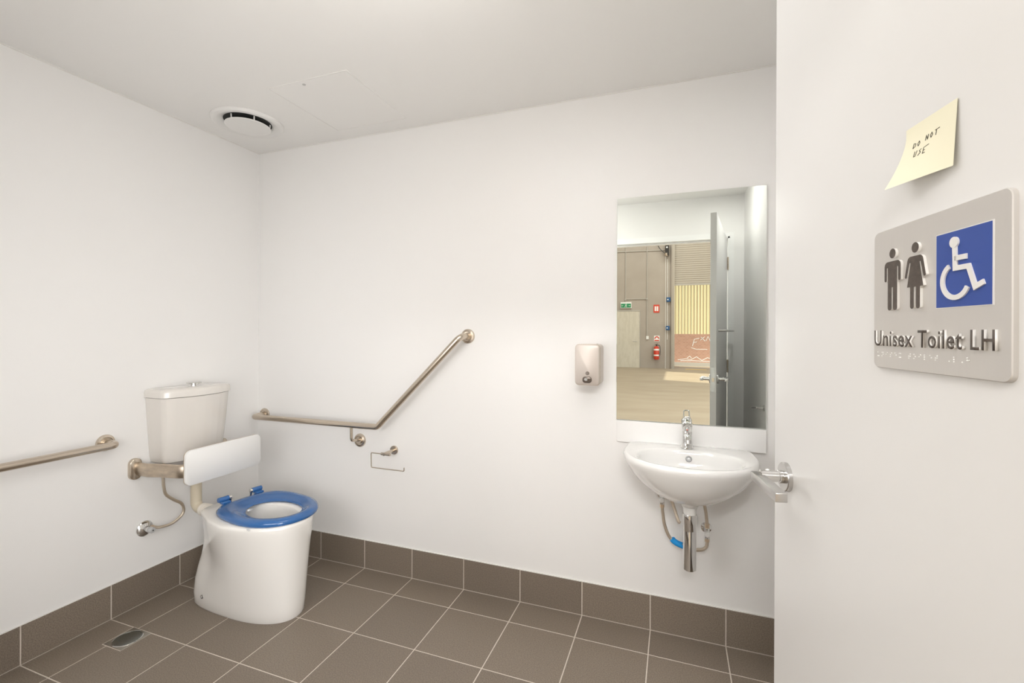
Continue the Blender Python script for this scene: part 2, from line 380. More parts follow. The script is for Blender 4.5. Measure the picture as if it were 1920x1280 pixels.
TH = math.radians(9.2075); LX, LY = 2.6049, -.9766
DD = Vector((-math.sin(TH), math.cos(TH), 0)); NN = Vector((-math.cos(TH), -math.sin(TH), 0))
def DF(s, z, off): p = Vector((LX, LY, 0)) - DD * s + NN * off; return (p.x, p.y, z)   # s from latch edge to hinge, off outwards from the signed face
door = MB().prism([(0, .012), (.918, .012), (.918, 2.052), (0, 2.052)], -.036, 0, lambda a, b, c: DF(a, b, c)).build('door_1', 'doorp', smooth=None, bevel=.0012)
door['kind'] = 'structure'; door['label'] = 'open flush white door seen from its outer face'
hc = .066; hz = 1.021
def door_handle(side, z=hz):
    o = (lambda v: v) if side == 1 else (lambda v: -.036 - v)
    ax = NN * side
    rose = MB().lathe([(.0285, 0), (.0285, .0075), (.027, .009), (.012, .009), (.012, .012), (.001, .012)], DF(hc, z, o(0)), ax, n=40).build('door_handle', 'satin', door)
    MB().lathe([(.0128, .010), (.0128, .017), (.0112, .0175), (.0112, .050)], DF(hc, z, o(0)), ax, n=28, mi=0).build('neck', 'chrome', rose)
    lev = MB().prism(rrect(hc - .014, hc + .118, z - .0125, z + .0045, .0015, 2), o(.044), o(.064), lambda a, b, c: DF(a, b, c)).build('lever', 'satin', rose, bevel=.0008)
    MB().lathe([(.0035, 0), (.0035, .002), (.002, .003)], DF(hc - .003, z + .0100, o(.036)), (0, 0, 1), n=10).build('grub_screw', 'white', rose)
    return rose
door_handle(1); door_handle(-1)
lt_ = MB().prism(rrect(-.030, -.006, hz - .075, hz + .075, .003, 2), 0, .0012, lambda a, b, c: tuple(Vector((LX, LY, 0)) + DD * c + NN * a + Vector((0, 0, b)))).build('latch_plate', 'satin', door, smooth=None)
MB().prism(rrect(-.024, -.012, hz - .012, hz + .012, .002, 2), 0, .008, lambda a, b, c: tuple(Vector((LX, LY, 0)) + DD * c + NN * a + Vector((0, 0, b)))).build('latch_bolt', 'brass', lt_, smooth=None)
for zz in (1.86, 1.05, .22):
    hg = MB().box(0, 0, 0, 0, 0, 0)
    p = Vector(DF(.921, 0, -.041))
    MB().lathe([(.0065, -.05), (.0065, .05)], (p.x, p.y, zz), n=14).build('hinge', 'worn', door)
# rail across the inner face of the door
rl = MB().tube(path([DF(.12, 1.325, -.038), DF(.12, 1.325, -.085), DF(.86, 1.325, -.085), DF(.86, 1.325, -.038)], .012), .0075, 10).build('pull_rail', 'satin', door)

# small hook behind the door on the right wall
hk = thing('wall_hook', 'small chrome hook on the right wall seen only in the mirror', 'hook')
MB().lathe([(.02, 0), (.02, .006), (.008, .008)], (XR, -1.0, .86), (-1, 0, 0), n=18).build('plate', 'chrome', hk)
MB().tube(path([(XR - .004, -1.0, .86), (XR - .045, -1.0, .86), (XR - .052, -1.10, .845)], .01), .006, 10).build('arm', 'chrome', hk)
place(hk, (XR, -1.0, .86))

# ------------------------------------------------------------------ sign on the door
sg = thing('door_sign', 'brushed metal toilet sign with raised figures and blue wheelchair panel on the door', 'sign')
SF = .0052
MB().prism(rrect(.3635, .5735, 1.2645, 1.4455, .009, 6), 0, SF, DF, bev=.0009).build('plate', ['signm'], sg, smooth=25)
def signpoly(name, polys, h, mats, parent, base=SF - .0004):
    mb = MB()
    for poly in polys:
        n = len(poly)
        vs = [DF(a, b, base) for a, b in poly] + [DF(a, b, h) for a, b in poly]
        mb.add(vs, [(i, (i + 1) % n, n + (i + 1) % n, n + i) for i in range(n)], 1)
        mb.add([DF(a, b, h) for a, b in poly], [tuple(range(n))], 0)
    return mb.build(name, mats, parent, smooth=None)
RH = SF + .0030
# man
mx = .4078
man = rpoly([(mx - .0160, 1.3765), (mx - .0160, 1.4020), (mx + .0160, 1.4020), (mx + .0160, 1.3765), (mx + .0112, 1.3765), (mx + .0112, 1.3945), (mx + .0094, 1.3945), (mx + .0094, 1.3395), (mx + .0012, 1.3395), (mx + .0012, 1.3690), (mx - .0012, 1.3690), (mx - .0012, 1.3395), (mx - .0094, 1.3395), (mx - .0094, 1.3945), (mx - .0112, 1.3945), (mx - .0112, 1.3765)],
            [.0022, .006, .006, .0022, .0022, .0005, .0005, .0035, .0035, .0006, .0006, .0035, .0035, .0005, .0005, .0022], 4)
signpoly('man_figure', [man, circ(mx, 1.4118, .0062, 22)], RH, ['signtext', 'signwhite'], sg)
wx = .4495
wom = rpoly([(wx - .0185, 1.3770), (wx - .0125, 1.4020), (wx + .0125, 1.4020), (wx + .0185, 1.3770), (wx + .0145, 1.3762), (wx + .0095, 1.3945), (wx + .0077, 1.3945), (wx + .0140, 1.3655), (wx + .0085, 1.3655), (wx + .0085, 1.3395), (wx + .0018, 1.3395), (wx + .0018, 1.3655), (wx - .0018, 1.3655), (wx - .0018, 1.3395), (wx - .0085, 1.3395), (wx - .0085, 1.3655), (wx - .0140, 1.3655), (wx - .0077, 1.3945), (wx - .0095, 1.3945), (wx - .0145, 1.3762)],
            [.002, .006, .006, .002, .002, .0005, .0005, .0006, .0004, .003, .003, .0005, .0005, .003, .003, .0004, .0006, .0005, .0005, .002], 4)
signpoly('woman_figure', [wom, circ(wx, 1.4118, .0062, 22)], RH, ['signtext', 'signwhite'], sg)
BX0, BX1, BZ0, BZ1 = .4800, .5525, 1.3385, 1.4185
bp_ = MB().prism([(BX0 - .0010, BZ0 - .0008), (BX1 + .0022, BZ0 - .0008), (BX1 + .0022, BZ1 + .0010), (BX0 - .0010, BZ1 + .0010)], SF - .0004, SF + .0003, DF).build('panel_border', 'signwhite', sg, smooth=None)
bp2 = MB().prism([(BX0, BZ0), (BX1, BZ0), (BX1, BZ1), (BX0, BZ1)], SF - .0002, SF + .0006, DF).build('blue_panel', 'signblue', sg, smooth=None)
# wheelchair user: head, body stroke, wheel
def stroke(pts, w, r=0.0, seg=5):           # flat stroke outline of a polyline
    P = [Vector(p) for p in (rpoly(pts, r, seg, False) if r else pts)]; L, Rr = [], []
    for i, p in enumerate(P):
        if i == 0: t = (P[1] - p).normalized(); k = 1
        elif i == len(P) - 1: t = (p - P[-2]).normalized(); k = 1
        else:
            t0 = (p - P[i - 1]).normalized(); t1 = (P[i + 1] - p).normalized(); t = (t0 + t1).normalized(); k = 1 / max(.5, t.dot(t1))
        nrm = Vector((-t.y, t.x)); L.append(tuple(p + nrm * w / 2 * k)); Rr.append(tuple(p - nrm * w / 2 * k))
    return L + Rr[::-1]
def strokes3(name, lines, w, h0, h1, m, parent, frame=DF, r=0.):
    mb = MB()
    for ln in lines:
        P = [Vector(p) for p in (rpoly(ln, r, 5, False) if r else ln)]
        for i in range(len(P) - 1):                 # chain of quads, mitred
            pass
        o = stroke(ln, w, r); n = len(o) // 2; L = o[:n]; Rr = o[n:][::-1]
        rings = [[frame(*L[i], h0), frame(*L[i], h1), frame(*Rr[i], h1), frame(*Rr[i], h0)] for i in range(n)]
        mb.loft(rings)
    return mb.build(name, m, parent, smooth=None)
wcx, wcz, wr = .5085, 1.3660, .0178
arc = [(wcx + wr * math.cos(math.radians(a)), wcz + wr * math.sin(math.radians(a))) for a in range(118, 336, 9)]
strokes3('wheelchair_symbol', [
    [(.5075, 1.4050), (.5085, 1.3790), (.5260, 1.3790), (.5345, 1.3570), (.5450, 1.3612)],
    [(.5080, 1.3895), (.5235, 1.3895)], arc], .0054, SF + .0004, SF + .0022, 'signwhite', sg)
signpoly('wheelchair_head', [circ(.5072, 1.4065, .0058, 22)], SF + .0024, ['signwhite', 'signwhite'], sg)
# lettering
def text_mesh(txt, size):
    cu = bpy.data.curves.new('t', 'FONT'); cu.body = txt; cu.size = size; cu.resolution_u = 3; cu.offset = .008; cu.space_character = 1.06
    ob = bpy.data.objects.new('t', cu); COL.objects.link(ob)
    dg = bpy.context.evaluated_depsgraph_get(); dg.update()
    me = bpy.data.meshes.new_from_object(ob.evaluated_get(dg))
    bpy.data.objects.remove(ob); return me
def text_on(name, txt, x0, x1, z0, z1, frame, mats, parent, h0, h1):
    me = text_mesh(txt, 1.0); xs = [v.co.x for v in me.vertices]; ys = [v.co.y for v in me.vertices]
    ax, bx, ay, by = min(xs), max(xs), min(ys), max(ys)
    bm = bmesh.new(); bm.from_mesh(me)
    bmesh.ops.remove_doubles(bm, verts=bm.verts, dist=1e-5)
    ext = bmesh.ops.extrude_face_region(bm, geom=list(bm.faces))
    top = {v for v in ext['geom'] if isinstance(v, bmesh.types.BMVert)}
    tf = {f for f in ext['geom'] if isinstance(f, bmesh.types.BMFace)}
    for f in bm.faces: f.material_index = 0 if f in tf else 1
    for v in bm.verts:
        s = x0 + (v.co.x - ax) / (bx - ax) * (x1 - x0); z = z0 + (v.co.y - ay) / (by - ay) * (z1 - z0)
        v.co = Vector(frame(s, z, h1 if v in top else h0))
    bmesh.ops.recalc_face_normals(bm, faces=bm.faces)
    m2 = bpy.data.meshes.new(name); bm.to_mesh(m2); bm.free(); bpy.data.meshes.remove(me)
    for x in mats: m2.materials.append(M[x])
    o = bpy.data.objects.new(name, m2); COL.objects.link(o); o.parent = parent; return o
text_on('lettering', 'Unisex Toilet LH', .3700, .5590, 1.2935, 1.3140, DF, ['signtext', 'signwhite'], sg, SF - .0003, SF + .0028)
# braille line
BR = {'u': '136', 'n': '1345', 'i': '24', 's': '234', 'e': '15', 'x': '1346', 't': '2345', 'o': '135', 'l': '123', 'h': '125', ' ': '', '^': '6'}
bm_ = MB(); sx = .3730
for ch in 'unisex toilet ^l^h':
    for d in BR[ch]:
        k = int(d) - 1; ss = sx + (0 if k < 3 else .0024); zz = 1.2850 - (k % 3) * .0024
        bm_.lathe([(.0008, 0), (.0007, .0005), (.0003, .0008)], DF(ss, zz, SF - .0001), NN, n=6, cap0=False)
    sx += .0088
b_o = bm_.build('braille_dots', 'signedge', sg); b_o['kind'] = 'stuff'
place(sg, DF(.4685, 1.2645, 0))

# paper note above the sign, lower left corner lifting off the door
nt_ = thing('sticky_note', 'pale yellow sticky note with handwriting stuck above the sign, lower corner curling', 'note')
def NF(a, b, c=0.):     # a,b in 0..1 (b from the top), c above the paper
    lift = .0012 + .024 * (max(0, b - .12) ** 1.5) * (1 - a) ** 1.0 + .004 * b
    s = .4215 + .0815 * a + .003 * math.sin(b * 3) * (1 - a); z = 1.5610 + .0 * a - .072 * b
    return DF(s, z, lift + c)
n_ = 12; vs = [NF(i / n_, j / n_) for j in range(n_ + 1) for i in range(n_ + 1)]; vs2 = [NF(i / n_, j / n_, .0002) for j in range(n_ + 1) for i in range(n_ + 1)]
q = [(j * (n_ + 1) + i, j * (n_ + 1) + i + 1, (j + 1) * (n_ + 1) + i + 1, (j + 1) * (n_ + 1) + i) for j in range(n_) for i in range(n_)]
nm = MB().add(vs, [f[::-1] for f in q]).add(vs2, q)
MB_note = nm.build('paper', 'note', nt_, smooth=80, fix=False)
LET = {'D': [[(0, 0), (0, 1)], [(0, 0), (.6, .2), (.65, .7), (0, 1)]], 'o': [[(.3, .35), (.05, .65), (.3, 1), (.55, .7), (.3, .35)]], 'N': [[(0, 1), (.05, 0), (.6, 1), (.65, 0)]],
       'O': [[(.35, 0), (0, .5), (.3, 1), (.65, .5), (.35, 0)]], 'T': [[(0, 0), (1.2, -.1)], [(.4, 0), (.35, 1)]], 'U': [[(0, 0), (.05, .9), (.5, .9), (.6, 0)]],
       'S': [[(.6, .05), (.1, .2), (.55, .6), (0, 1)]], 'E': [[(1.3, -.15), (0, .05), (0, 1), (.6, .95)], [(0, .5), (.45, .48)]]}
lines = []
def write(word, a0, b0, w, h):
    for k, ch in enumerate(word):
        for st in LET[ch]: lines.append([(a0 + (k + p[0] * .8) * w, b0 + p[1] * h) for p in st])
write('DO', .22, .33, .085, .085); write('NOT', .46, .30, .085, .085); write('USE', .29, .49, .085, .10)
ik = MB()
for ln in lines:
    d = []
    for i in range(len(ln) - 1):
        for t in range(4): d.append((ln[i][0] + (ln[i + 1][0] - ln[i][0]) * t / 4, ln[i][1] + (ln[i + 1][1] - ln[i][1]) * t / 4))
    d.append(ln[-1])
    ik.tube([NF(a, b, .0003) for a, b in d], .00042, 5)
ik.build('handwriting', 'ink', nt_)
place(nt_, DF(.46, 1.489, 0))

# ------------------------------------------------------------------ toilet
TY = -.455
tl = thing('toilet', 'white ceramic toilet with a blue seat and wall cistern in the left corner', 'toilet')
def pan_ring(z, xb, xf, w, wr, xm=.50, n=2.3, nr=5., N=64):
    out = []
    for i in range(N):
        t = 2 * PI * i / N; c, s = math.cos(t), math.sin(t)
        if c >= 0:
            x = xm + (xf - xm) * abs(c) ** (2 / n); y = w * math.copysign(abs(s) ** (2 / n), s)
        else:
            x = xm - (xm - xb) * abs(c) ** (2 / nr) ; u = (xm - x) / (xm - xb)
            sm = u * u * (3 - 2 * u); y = (w + (wr - w) * sm) * math.copysign(abs(s) ** (2 / nr), s)
        out.append((x, TY + y, z))
    # blend the exponent change near the joint
    return out
lv = [(0, .207, .770, .122, .110), (.012, .200, .775, .127, .116), (.06, .198, .779, .131, .118), (.12, .203, .783, .136, .116), (.18, .216, .786, .143, .108),
      (.24, .234, .789, .151, .098), (.29, .246, .792, .159, .094), (.33, .246, .795, .166, .094), (.37, .241, .798, .172, .095), (.41, .235, .801, .178, .097), (.432, .230, .803, .180, .099), (.440, .232, .801, .178, .098), (.4445, .239, .795, .172, .094)]
rings = [pan_ring(*a) for a in lv]
def dent(r):
    z = r[0][2]; k = .17 * math.exp(-((z - .19) / .085) ** 2)
    return [(x, TY + (y - TY) * (1 - k * math.exp(-((x - (.33 + (z - .19) * .5)) / .075) ** 2)), zz) for x, y, zz in r]
rings = [dent(r) for r in rings]
def ell(z, xc, a, b, N=64, n=2.): return [(xc + a * math.copysign(abs(math.cos(2 * PI * i / N)) ** (2 / n), math.cos(2 * PI * i / N)), TY + b * math.copysign(abs(math.sin(2 * PI * i / N)) ** (2 / n), math.sin(2 * PI * i / N)), z) for i in range(N)]
rings += [ell(.4445, .55, .215, .135, n=2.2), ell(.4445, .56, .190, .118), ell(.438, .562, .182, .111), ell(.41, .565, .178, .110), ell(.35, .575, .165, .105), ell(.29, .585, .135, .088), ell(.25, .60, .095, .065), ell(.235, .61, .05, .035), ell(.232, .61, .01, .01)]
MB().loft(rings).build('pan', 'ceramic', tl, smooth=60)
wt = MB().loft([ell(.262, .598, .100, .068), ell(.2625, .598, .001, .001)], True, True).build('bowl_water', mat('water', (.55, .54, .50), .03, spec=.8), tl)
for xx, yy in ((.315, TY - .1155),):
    MB().lathe([(.009, 0), (.009, .004), (.005, .0045), (.005, .001), (.001, .001)], (xx, TY - .118, .062), (0, -1, 0), n=16).build('fixing_cap', 'satin', tl)
# seat ring
st = thing('seat_tmp', None, None)
SA = math.radians(9)
def SP(x, y, z):          # the seat sits a little askew on its hinges
    dx, dy = x - .78, y - TY; return (.78 + dx * math.cos(SA) + dy * math.sin(SA), TY - dx * math.sin(SA) + dy * math.cos(SA), z)
def seat_ring(k, z, N=72):    # k: 0 outer edge .. 1 inner edge
    out = []
    for i in range(N):
        t = 2 * PI * i / N; c, s = math.cos(t), math.sin(t)
        n = 2.2
        if c >= 0: xo = .56 + .243 * abs(c) ** (2 / n); yo = .184 * math.copysign(abs(s) ** (2 / n), s)
        else:
            n = 4.5; xo = .56 - .225 * abs(c) ** (2 / n); u = (.56 - xo) / .225; yo = (.184 - .026 * u * u) * math.copysign(abs(s) ** (2 / n), s)
        xi = .592 + .144 * c; yi = .107 * s
        out.append(SP(xo + (xi - xo) * k, TY + yo + (yi - yo) * k, z))
    return out
seat = MB().loft([seat_ring(.04, .4465), seat_ring(0, .452), seat_ring(0, .458), seat_ring(.07, .468), seat_ring(.30, .474), seat_ring(.55, .4725), seat_ring(.68, .466), seat_ring(.86, .461), seat_ring(.97, .458), seat_ring(1, .453), seat_ring(.96, .4465), seat_ring(.04, .4465)], False, False).build('seat', 'blue', tl, smooth=60)
bpy.data.objects.remove(st)
for sgn in (-1, 1):
    y = TY + sgn * .084
    MB().tube([SP(.318, y - .024, .482), SP(.318, y + .024, .482)], .0120, 18).build('hinge', 'blue', seat)
    MB().prism(rrect(y - .018, y + .018, .462, .476, .003, 3), .316, .352, lambda a, b, c: SP(c, a, b)).build('hinge_arm', 'blue', seat, bevel=.002)
    MB().tube([SP(.318, y - sgn * .024, .482), SP(.318, y - sgn * .036, .482)], .0095, 14).build('hinge_pin', 'chrome', seat)
    hx_, hy_, _ = SP(.318, y - sgn * .032, 0)
    MB().lathe([(.013, 0), (.013, .003), (.007, .006), (.007, .034)], (hx_, hy_, .4440), n=16).build('hinge_post', 'chrome', seat)
MB().prism(rrect(-.014, .014, -.004, .004, .002, 2), 0, .0035, lambda a, b, c: (.66 + a, TY - .166 + b * .6 - a * .35, .4455 - .002 + c)).build('seat_buffer', 'white', seat)
# cistern
cis = thing('c', None, None); bpy.data.objects.remove(cis)
def cring(z, hw, ds, df, r=.03, x0=-.004):
    pts = [(x0, -hw), (ds, -hw)] + [(ds + (df - ds) * (1 - (abs(t)) ** 2.0), hw * t) for t in (-.75, -.5, -.25, 0, .25, .5, .75)] + [(ds, hw), (x0, hw)]
    rr = [0, r] + [.08] * 7 + [r, 0]
    return [(a, TY + b, z) for a, b in rpoly(pts, rr, 4)]
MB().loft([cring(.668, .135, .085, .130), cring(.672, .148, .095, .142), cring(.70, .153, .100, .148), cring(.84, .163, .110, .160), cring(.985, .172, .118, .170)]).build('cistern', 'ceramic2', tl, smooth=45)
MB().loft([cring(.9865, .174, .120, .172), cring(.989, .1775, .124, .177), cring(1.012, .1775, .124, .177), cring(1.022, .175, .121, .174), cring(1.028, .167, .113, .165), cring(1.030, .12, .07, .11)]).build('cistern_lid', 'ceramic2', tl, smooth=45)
MB().lathe([(.024, 0), (.0235, .004), (.021, .005), (.021, .012), (.033, .014), (.034, .017), (.030, .0195), (.001, .0205)], (.078, TY + .005, 1.0295), n=28).build('flush_button', 'chrome', tl)
# flush pipe and collar
px_ = .105
MB().tube(path([(px_, TY, .67), (px_, TY, .408), (.215, TY, .408)], .036), .0245, 22).build('flush_pipe', 'cream', tl)
col_ = [(.0270, 0), (.030, .004), (.030, .012), (.0275, .016), (.0305, .020), (.0305, .028), (.028, .032), (.031, .036), (.031, .046), (.029, .052), (.029, .10)]
MB().lathe(col_, (.150, TY, .408), (1, 0, 0), n=26).build('pan_collar', 'creamw', tl)
place(tl, (.45, TY, 0))

# water hose and stop valve of the cistern
vv = thing('stop_valve', 'chrome stop valve on the left wall feeding the cistern by a braided hose', 'valve')
MB().lathe([(.037, 0), (.036, .004), (.028, .010), (.018, .014), (.014, .016), (.013, .040), (.001, .041)], (-WO, -.628, .356), (1, 0, 0), n=30).build('wall_flange', 'chrome', vv)
MB().lathe([(.0115, 0), (.014, .004), (.014, .022), (.011, .027)], (.030, -.628, .356), (1, 0, 0), n=18).build('handle', 'grey', vv)
MB().lathe([(.0035, 0), (.0035, .001)], (.0575, -.628, .356), (1, 0, 0), n=10).build('handle_screw', 'black', vv)
MB().lathe([(.010, 0), (.010, .022), (.007, .026)], (.022, -.628, .356), (0, 1, .15), n=12).build('outlet_nut', 'brass', vv)
hp = spline([(.022, -.606, .359), (.030, -.580, .348), (.042, -.528, .350), (.050, -.483, .385), (.052, -.490, .432), (.052, -.530, .468), (.055, -.568, .506), (.060, -.582, .548), (.062, -.586, .60), (.062, -.586, .665)])
MB().tube(hp, .0068, 10).build('hose', 'braid', vv)
place(vv, (0, -.628, .356))

# backrest
bk = thing('padded_backrest', 'white padded backrest on a bent steel bracket in front of the cistern', 'backrest')
MB().prism(rrect(-.645, -.250, .597, .759, .028, 8), .293, .308, lambda a, b, c: (c, a, b), bev=.002).build('pad', 'padm', bk, smooth=50)
MB().prism(rrect(-.6455, -.2495, .5965, .7595, .028, 8), .289, .2935, lambda a, b, c: (c, a, b)).build('back_plate', 'worn', bk, smooth=50)
ZB = .657
bpth = path([(-WO, -.668, ZB), (.085, -.668, ZB), (.140, -.650, ZB), (.262, -.628, ZB), (.270, -.56, ZB), (.270, -.35, ZB), (.262, -.282, ZB), (.140, -.26, ZB), (.085, -.242, ZB), (-WO, -.242, ZB)], .05, 8)
MB().tube(bpth, .032, 20, flat=(1, .40)).build('support_bar', 'worn', bk, smooth=60)
for y in (-.674, -.236):
    MB().prism(rrect(y - .026, y + .026, ZB - .050, ZB + .050, .025, 8), -WO, .012, lambda a, b, c: (c, a, b), bev=.003).build('wall_plate', 'nickel', bk, smooth=50)
place(bk, (0, -.455, .60))

# ------------------------------------------------------------------ grab rails
def flange(c, ax, parent, r=.037):
    return MB().lathe([(r, 0), (r, .004), (r * .93, .009), (r * .70, .012), (r * .66, .010), (r * .5, .0095), (.0175, .0095), (.0175, .018)], c, ax, n=36).build('wall_flange', 'nickel', parent)
g1 = thing('grab_rail', 'bent brushed steel grab rail rising across the back wall', 'grab rail')
YR = -.083; RR = .016
flange((.050, WO, .804), (0, -1, 0), g1); flange((1.412, WO, 1.288), (0, -1, 0), g1); flange((.753, WO, .705), (0, -1, 0), g1)
rp_ = path([(.050, 0, .804), (.050, YR, .804), (.928, YR, .808), (1.412, YR, 1.288), (1.412, 0, 1.288)], .032, 10)
MB().tube(rp_, RR, 20).build('rail', 'nickel', g1, smooth=60)
MB().tube(path([(.764, YR, .80), (.764, YR, .722), (.756, WO, .707)], .020, 8), .0075, 14).build('support_post', 'nickel', g1, smooth=60)
place(g1, (.73, 0, .81))
g2 = thing('grab_rail', 'straight brushed steel grab rail on the left wall', 'grab rail')
flange((-WO, -.790, .806), (1, 0, 0), g2); flange((-WO, -1.42, .806), (1, 0, 0), g2)
MB().tube(path([(0, -.790, .806), (.083, -.790, .806), (.083, -1.42, .806), (0, -1.42, .806)], .032, 10), RR, 20).build('rail', 'nickel', g2, smooth=60)
place(g2, (0, -1.1, .806))

# toilet roll holder
th = thing('toilet_roll_holder', 'empty wire toilet roll holder under the bent grab rail', 'roll holder')
MB().lathe([(.0235, 0), (.0235, .007), (.022, .009)], (.976, WO, .671), (0, -1, 0), n=28).build('wall_flange', 'nickel', th)
MB().tube([(.976, 0, .671), (.976, -.092, .671)], .0085, 16).build('arm', 'nickel', th)
MB().tube([(.957, -.085, .671), (1.012, -.085, .671)], .0072, 14).build('socket', 'nickel', th)
MB().tube(path([(.96, -.085, .671), (.893, -.085, .671), (.895, -.085, .594), (1.096, -.085, .594), (1.096, -.085, .612)], .006, 5), .0027, 8).build('wire', 'nickel', th)
place(th, (.976, 0, .671))

# soap dispenser
sp = thing('soap_dispenser', 'brushed steel wall soap dispenser left of the mirror', 'soap dispenser')
X0, X1, Z0, Z1, YD = 1.985, 2.094, 1.078, 1.257, -.108
def srect(y, g): return [(a, y, b) for a, b in rrect(X0 + g, X1 - g, Z0 + g, Z1 - g, .017 - g * .5, 6)]
MB().loft([srect(WO, 0), srect(YD + .010, 0), srect(YD + .003, .0012), srect(YD, .0055)], True, True).build('body', 'dispenser', sp, smooth=50)
MB().loft([srect(YD + .0135, -.0012), srect(YD + .0125, -.0012)], True, True).build('lid_seam', 'worn', sp, smooth=None)
MB().lathe([(.0085, 0), (.0085, .001), (.006, .0012), (.006, .0005), (.001, .0005)], (2.041, YD, 1.131), (0, -1, 0), n=24).build('sight_glass', ['darksteel'], sp)
MB().prism(rrect(2.020, 2.060, 1.089, 1.117, .012, 6), 0, .006, lambda a, b, c: (a, YD - c, b), bev=.002).build('push_button', 'darksteel', sp, smooth=50)
MB().lathe([(.0075, 0), (.0075, .006), (.005, .008)], (2.036, YD - .006, 1.104), (0, -1, 0), n=20).build('spout', 'chrome', sp)
MB().lathe([(.004, 0), (.004, .002), (.002, .003)], (2.075, -.05, Z1), (0, 0, 1), n=12).build('lock', 'chrome', sp)
place(sp, (2.041, 0, Z0))

# ------------------------------------------------------------------ mirror and splashback
mr_ = thing('mirror', 'tall frameless mirror on the back wall above the basin', 'mirror')
MB().box(2.1535, 2.7515, .0005, WO, .9195, 1.9125).build('backing', 'glassedge', mr_, smooth=None)
MB().prism([(2.1535, .9195), (2.7515, .9195), (2.7515, 1.9125), (2.1535, 1.9125)], 0, .0065, lambda a, b, c: (a, .0005 - c, b), bev=.0015).build('glass', 'mirror', mr_, smooth=None)
place(mr_, (2.4525, 0, .9195))
sb = thing('splashback', 'low white splashback panel between the mirror and basin', 'splashback')
MB().prism([(2.1550, .8205), (2.7520, .8205), (2.7520, .9170), (2.1550, .9170)], -WO, .006, lambda a, b, c: (a, -c, b), bev=.001).build('panel', 'splash', sb, smooth=None)
place(sb, (2.4535, 0, .8205))

# ------------------------------------------------------------------ basin
BXc = 2.4535
bs = thing('wash_basin', 'white half-round ceramic wash basin below the mirror', 'basin')
def bring(z, hw, yb, yf, hwb, N=64, n=2.15, cy=-.135, shift=0.):
    out = []
    for i in range(N):
        t = 2 * PI * i / N; c, s = math.cos(t), math.sin(t)      # t=0 +x ; t=-90deg front
        if s <= 0:
            x = hw * math.copysign(abs(c) ** (2 / n), c); y = cy + (yf - cy) * abs(s) ** (2 / n)
        else:
            nb = 7.; x0 = math.copysign(abs(c) ** (2 / nb), c); y = cy + (yb - cy) * abs(s) ** (2 / nb); u = (y - cy) / (yb - cy)
            x = x0 * (hw + (hwb - hw) * u ** 2.2)
        out.append((BXc + shift + x, y, z))
    return out
bl = [(.650, .055, -.10, -.215, .05), (.656, .085, -.075, -.243, .08), (.672, .128, -.045, -.280, .115), (.698, .168, -.02, -.312, .150), (.728, .203, -.004, -.340, .185), (.762, .229, -.001, -.362, .210), (.790, .245, -.001, -.377, .229), (.806, .2515, -.001, -.384, .235), (.816, .2525, -.001, -.386, .237), (.823, .250, -.001, -.384, .236), (.828, .246, -.001, -.379, .234), (.829, .241, -.004, -.373, .231)]
rings = [bring(a, b, c, d, e) for a, b, c, d, e in bl]
def bell(z, a, b, yc, N=64, n=2.25): return [(BXc + a * math.copysign(abs(math.cos(2 * PI * i / N)) ** (2 / n), math.cos(2 * PI * i / N)), yc + b * math.copysign(abs(math.sin(2 * PI * i / N)) ** (2 / n), math.sin(2 * PI * i / N)), z) for i in range(N)]
rings += [bell(.8275, .212, .148, -.212), bell(.8265, .200, .138, -.213), bell(.823, .192, .131, -.213), bell(.812, .186, .126, -.213), bell(.78, .176, .118, -.212), bell(.745, .150, .100, -.208), bell(.722, .110, .075, -.203), bell(.711, .06, .04, -.2), bell(.708, .016, .014, -.2)]
MB().loft(rings).build('bowl', 'basin', bs, smooth=60)
# chrome overflow ring on the rear slope of the bowl
ovn = Vector((0, -.93, .36)).normalized(); oc = Vector((BXc + .003, -.2125 + .1195, .793))
ov = MB().lathe([(.0125, -.004), (.0125, .002), (.011, .004), (.0085, .004), (.0075, .0005), (.001, .0005)], oc, ovn, n=28).build('overflow_ring', mat('dull_chrome', (.26, .26, .255), .35, .3), bs)
MB().lathe([(.0055, 0), (.0055, .004), (.004, .0045)], oc, ovn, n=18).build('overflow_cap', 'grey', ov)
MB().lathe([(.024, 0), (.024, .003), (.018, .005), (.001, .006)], (BXc, -.2, .708), n=26).build('drain_plug', 'chrome', bs)
place(bs, (BXc, 0, .65))

# tap
tp = thing('basin_tap', 'chrome lever mixer tap with a loop handle on the basin', 'tap')
ty = -.052; tz = .8285
MB().lathe([(.0255, 0), (.0255, .004), (.023, .008), (.0205, .03), (.0195, .055), (.0205, .066), (.019, .072), (.001, .073)], (BXc - .003, ty, tz), n=30).build('body', 'chrome', tp)
MB().tube(spline([(BXc - .003, ty, tz + .045), (BXc - .002, ty - .035, tz + .058), (BXc, ty - .075, tz + .056), (BXc, ty - .094, tz + .045)], 6), [.014] * 12 + [.013] * 7, 16).build('spout', 'chrome', tp)
MB().lathe([(.0125, 0), (.0125, .014), (.010, .016)], (BXc, ty - .092, tz + .052), (0, -.25, -1), n=20).build('aerator', 'satin', tp)
MB().lathe([(.0190, .0), (.0205, .010), (.0220, .022), (.0215, .030), (.012, .037), (.001, .038)], (BXc - .003, ty, tz + .072), (0, -.12, 1), n=28).build('lever_cap', 'chrome', tp)
lp_ = path([(BXc - .015, ty - .012, tz + .100), (BXc - .014, ty - .045, tz + .135), (BXc + .008, ty - .045, tz + .135), (BXc + .009, ty - .012, tz + .100)], .006, 5)
MB().tube(lp_, .0028, 10).build('loop_handle', 'chrome', tp)
MB().lathe([(.003, 0), (.003, .0015)], (BXc - .003, ty - .0205, tz + .080), (0, -1, .1), n=10).build('temperature_dot', 'red', tp)
place(tp, (BXc, ty, tz))

